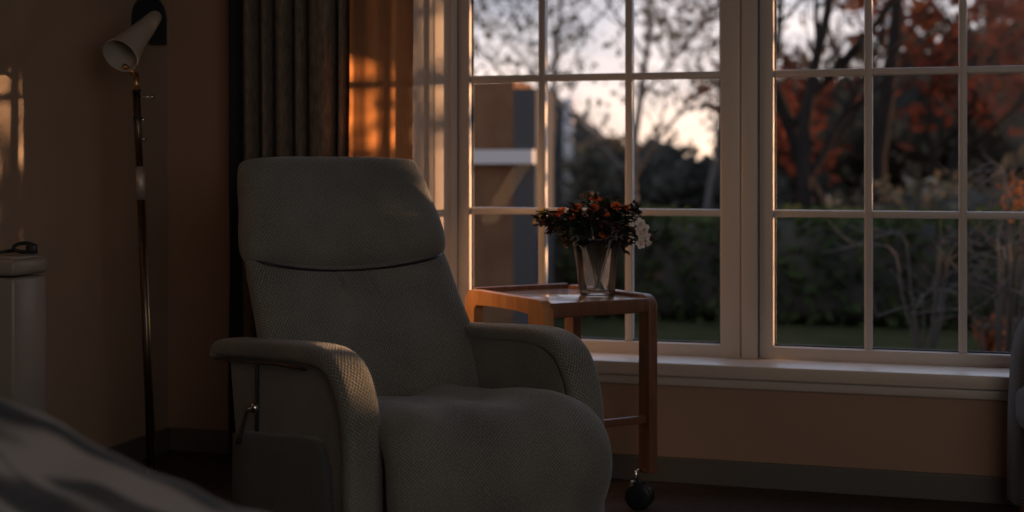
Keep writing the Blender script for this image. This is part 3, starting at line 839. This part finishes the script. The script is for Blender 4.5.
mound('bush', gb(700, 28), 1.35, 1400, .11, 'l_dark', 'dark bush directly left of the window post', (1.0, .8, .9), 35)
mound('bush', gb(618, 31), 1.95, 1400, .11, 'l_brown', 'brown autumn bush beside the gabled house', (.7, .8, .95), 36)
mound('pampas_clump', gb(997, 9.6), .24, 700, .03, 'l_orange', 'small tawny clump on the lawn at lower right', (1, 1, 1.1), 37)
for px_, t, R_, mt, lb, sd in ((900, 27, 3.7, 'l_dark', 'broad dark tree mass behind the leaning trunk', 81), (965, 25, 3.7, 'l_brown', 'broad brown tree mass behind the dark red tree', 82), (1040, 24, 3.8, 'l_brown', 'broad tree mass at the far right of the garden', 83),
                          (800, 30, 1.9, 'l_dark', 'lower dark tree mass behind the red leaved shrub', 84)):
    mound('background_tree', gb(px_, t), R_, 2600, .13, mt, lb, (1.0, .6, .95), sd, 'tree')
# left: wide bare tree with fine twigs and few leaves
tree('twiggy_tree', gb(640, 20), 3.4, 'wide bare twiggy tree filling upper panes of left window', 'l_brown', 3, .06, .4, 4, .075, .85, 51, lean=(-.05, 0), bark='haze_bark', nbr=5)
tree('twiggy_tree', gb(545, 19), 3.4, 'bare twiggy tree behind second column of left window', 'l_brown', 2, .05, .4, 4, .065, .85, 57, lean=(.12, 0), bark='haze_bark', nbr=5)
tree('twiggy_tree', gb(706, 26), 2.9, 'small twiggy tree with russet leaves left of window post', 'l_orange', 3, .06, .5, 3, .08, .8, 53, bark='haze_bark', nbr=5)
# arching bare shrubs close outside the right window
for i, (px_, t, sd, lb) in enumerate(((925, 8.6, 61, 'arching bare twigs low behind middle of right window'), (1000, 7.6, 62, 'arching bare shrub at lower right of the window'), (1018, 8.4, 63, 'upright thin stemmed shrub at far right of the window'))):
    rng = random.Random(sd); root = empty('bare_shrub', gb(px_, t)); tag(root, lb, 'shrub')
    mb = MB()
    for k in range(11 if i < 2 else 16):
        a = rng.uniform(0, 2*pi); sp = rng.uniform(.25, .9)*(1 if i < 2 else .55); hh = rng.uniform(.5, 1.05)*(1 if i < 2 else 1.5)
        e = Vector((cos(a)*sp, sin(a)*sp*.7, hh*.8)); md = Vector((cos(a)*sp*.35, sin(a)*sp*.25, hh*.85))
        pts = catmull([(0, 0, 0), tuple(md*.6), tuple(md), tuple(e)], 4)
        mb.tube(pts, [.010*(1-.7*q/len(pts)) for q in range(len(pts))], 5, caps=False)
        for w in range(4):
            c = Vector(pts[rng.randint(5, len(pts)-1)]); d = Vector((rng.uniform(-1, 1), rng.uniform(-1, 1), rng.uniform(-.1, 1))).normalized()
            mb.tube([c, c+d*.12, c+d*.24+Vector((0, 0, .03))], [.004, .003, .002], 4, caps=False)
    mb.build('branches', M['twig'], root)
    if i == 2:
        lf = MB(); leaf_quads(lf, Vector((0, -.1, 1.1)), .16, 60, .022, rng, (1, 1, 1), .2)
        lf.build('foliage', M['l_orange'], root, smooth=False)

# neighbouring brick house at left and a gabled one behind
def at_ground(px_, t): p = at(px_, 165, t); return p
h1 = empty('brick_house', gb(470, 11.3)); tag(h1, 'brown brick house with white band behind the first column of panes', 'house')
MB().box(-3.0, .36, 0, .55, 0, 1.96).build('wall', M['brick'], h1, smooth=False)
MB().box(-3.0, .54, -.08, 0, 1.31, 1.42).build('white_band', M['whitewood'], h1, smooth=False)
MB().box(.36, .54, .0, .55, 0, 1.90).build('side_wall', M['slate'], h1, smooth=False)
h2 = empty('gabled_house', gb(560, 34)); tag(h2, 'dark grey gabled house with white drainpipes beyond the hedge', 'house')
MB().add([(-2.2, 0, 0), (1.3, 0, 0), (1.3, 0, 1.7), (-.2, 0, 2.9), (-2.2, 0, 2.9), (-2.2, 1, 0), (1.3, 1, 0), (1.3, 1, 1.7), (-.2, 1, 2.9), (-2.2, 1, 2.9)],
         [(0, 1, 2, 3, 4), (5, 9, 8, 7, 6), (0, 4, 9, 5), (1, 6, 7, 2), (2, 7, 8, 3), (3, 8, 9, 4), (0, 5, 6, 1)]).build('wall', M['slate'], h2, smooth=False)
for x, a, b in ((.25, .4, 2.9), (-.32, .2, 1.9)):
    MB().tube([(x, -.12, a), (x, -.12, b)], .13, 10).build('drainpipe', M['whitewood'], h2)
# unseen shrubs added outside to block and dapple the low sun
def column(base, R, z0, z1, n, mat, label, seed, core=False, waist=None):
    rng = random.Random(seed); root = empty('sun_blocker_shrub', base); tag(root, label, 'shrub')
    mb = MB()
    for _ in range(n):
        a_ = rng.uniform(0, 2*pi); r_ = R*sqrt(rng.random())*(1 if rng.random() < .85 else 1.25); z = rng.uniform(z0, z1)
        if waist and waist[0] < z < waist[1]: r_ *= waist[2]
        p = Vector((cos(a_)*r_, sin(a_)*r_, z)); u_ = Vector((rng.uniform(-1, 1), rng.uniform(-1, 1), rng.uniform(-1, 1))).normalized(); b_ = u_.orthogonal().normalized(); k = .045*rng.uniform(.6, 1.5)
        mb.add([p-u_*k, p+b_*k*.6, p+u_*k, p-b_*k*.6], [(0, 1, 2, 3)])
    mb.build('foliage', M[mat], root, smooth=False)
    if core:
        mid = [(R*.8, (z0+z1)/2)] if not waist else [(R*.8, waist[0]-.03), (R*.8*waist[2], waist[0]+.03), (R*.8*waist[2], waist[1]-.03), (R*.8, waist[1]+.03)]
        MB().lathe([(.001, z0), (R*.8, z0+.1)]+mid+[(R*.75, z1-.2), (.001, z1-.05)], (0, 0, 0), 14).build('inner_mass', M['l_dark'], root)
    MB().tube([(0, 0, 0), (0.01, 0, z0+.1), (0, 0, z1*.9)], [.03, .025, .008], 8).build('stem', M['bark'], root)
column((2.69, 1.80, GZ), .38, .05, 2.0, 3600, 'l_green', 'waisted columnar green shrub added out of view to shade the headrest', 71, True, (1.20, 1.50, .74))
column((4.02, 2.03, GZ), .36, 1.22, 2.1, 2400, 'l_green', 'small raised crown tree added out of view to shape sun on the arm', 72)
column((4.45, 2.25, GZ), .42, .05, 1.09, 1800, 'l_green', 'low rounded shrub added out of view to shade the seat', 75, True)
column((.98, 1.86, GZ), .22, 1.45, 2.6, 190, 'l_green', 'thin sparse sapling added out of view to dapple sun on the curtain', 74)
column((1.47, 1.80, GZ), .24, 1.5, 1.9, 150, 'l_green', 'wispy leafed sapling added out of view to dapple the wall sun patch', 77)
column((1.56, 1.92, GZ), .26, 1.88, 2.7, 1500, 'l_green', 'small lollipop shaped tree added out of view to cap the wall sun patch', 76)
column((1.46, 1.84, GZ), .19, .05, 1.50, 1400, 'l_green', 'narrow low columnar shrub added out of view to cut the wall sun patch', 73)
# ------------------------------------------------------------------ light
w = bpy.data.worlds.new('dusk_sky'); SC.world = w; w.use_nodes = True
nt = w.node_tree; nt.nodes.clear(); L = nt.links.new
out = nd(nt, 'ShaderNodeOutputWorld'); bg = nd(nt, 'ShaderNodeBackground'); L(bg.outputs[0], out.inputs[0])
tc = nd(nt, 'ShaderNodeTexCoord'); sp = nd(nt, 'ShaderNodeSeparateXYZ'); L(tc.outputs['Generated'], sp.inputs[0])
rp = nd(nt, 'ShaderNodeValToRGB'); e = rp.color_ramp.elements
e[0].position = 0; e[0].color = (1.25, .92, .68, 1)
e[1].position = 1; e[1].color = (.62, .74, .98, 1)
for p_, c in ((.03, (1.2, .93, .76, 1)), (.065, (.88, .78, .75, 1)), (.12, (.62, .62, .68, 1)), (.3, (.62, .74, .98, 1))):
    q = e.new(p_); q.color = c
L(sp.outputs[2], rp.inputs[0])
mp = nd(nt, 'ShaderNodeMapping'); mp.inputs['Scale'].default_value = (7, 7, 22); L(tc.outputs['Generated'], mp.inputs[0])
ns = nd(nt, 'ShaderNodeTexNoise', Scale=1.4, Detail=4); L(mp.outputs[0], ns.inputs[0])
r2 = nd(nt, 'ShaderNodeValToRGB'); r2.color_ramp.elements[0].position = .35; r2.color_ramp.elements[1].position = .7
r2.color_ramp.elements[0].color = (.75, .77, .82, 1); r2.color_ramp.elements[1].color = (1.35, 1.25, 1.18, 1)
L(ns.outputs[0], r2.inputs[0])
mx = nd(nt, 'ShaderNodeMix'); mx.data_type = 'RGBA'; mx.blend_type = 'MULTIPLY'; mx.inputs[0].default_value = 1
L(rp.outputs[0], mx.inputs[6]); L(r2.outputs[0], mx.inputs[7]); L(mx.outputs[2], bg.inputs[0])
bg.inputs[1].default_value = 1.15

def light(name, kind, loc, energy, col, direction=None, size=1, size_y=None, spread=None):
    d = bpy.data.lights.new(name, kind); d.energy = energy; d.color = col
    o = bpy.data.objects.new(name, d); COL.objects.link(o); o.location = loc
    if direction: o.rotation_euler = Vector(direction).to_track_quat('-Z', 'Y').to_euler()
    if kind == 'AREA':
        d.size = size
        if size_y: d.shape = 'RECTANGLE'; d.size_y = size_y
        if spread: d.spread = spread
    if kind == 'SUN': d.angle = radians(size)
    return o
light('low_sun', 'SUN', (6, 6, 3), 9, (1.0, .55, .28), (-.838, -.545, -.050), size=.8)
light('curtain_bounce_fill', 'AREA', (-1.74, -.42, .98), 2.2, (1, .55, .25), (1, -.05, -.65), size=.3)  # added area light imitating bounce from the sunlit curtain
light('unseen_room_fill', 'AREA', (1.25, -5.3, 2.0), 30, (1, .92, .84), (-.6, 1, -.33), size=2.4)  # unseen soft fill added behind the camera to lift the room

SC.view_settings.view_transform = 'Standard'; SC.view_settings.look = 'None'
SC.view_settings.exposure = .12; SC.view_settings.gamma = 1
SC.cycles.use_denoising = True
SC.cycles.max_bounces = 8; SC.cycles.transparent_max_bounces = 16
SC.cycles.sample_clamp_indirect = 3; SC.cycles.caustics_reflective = False; SC.cycles.caustics_refractive = False
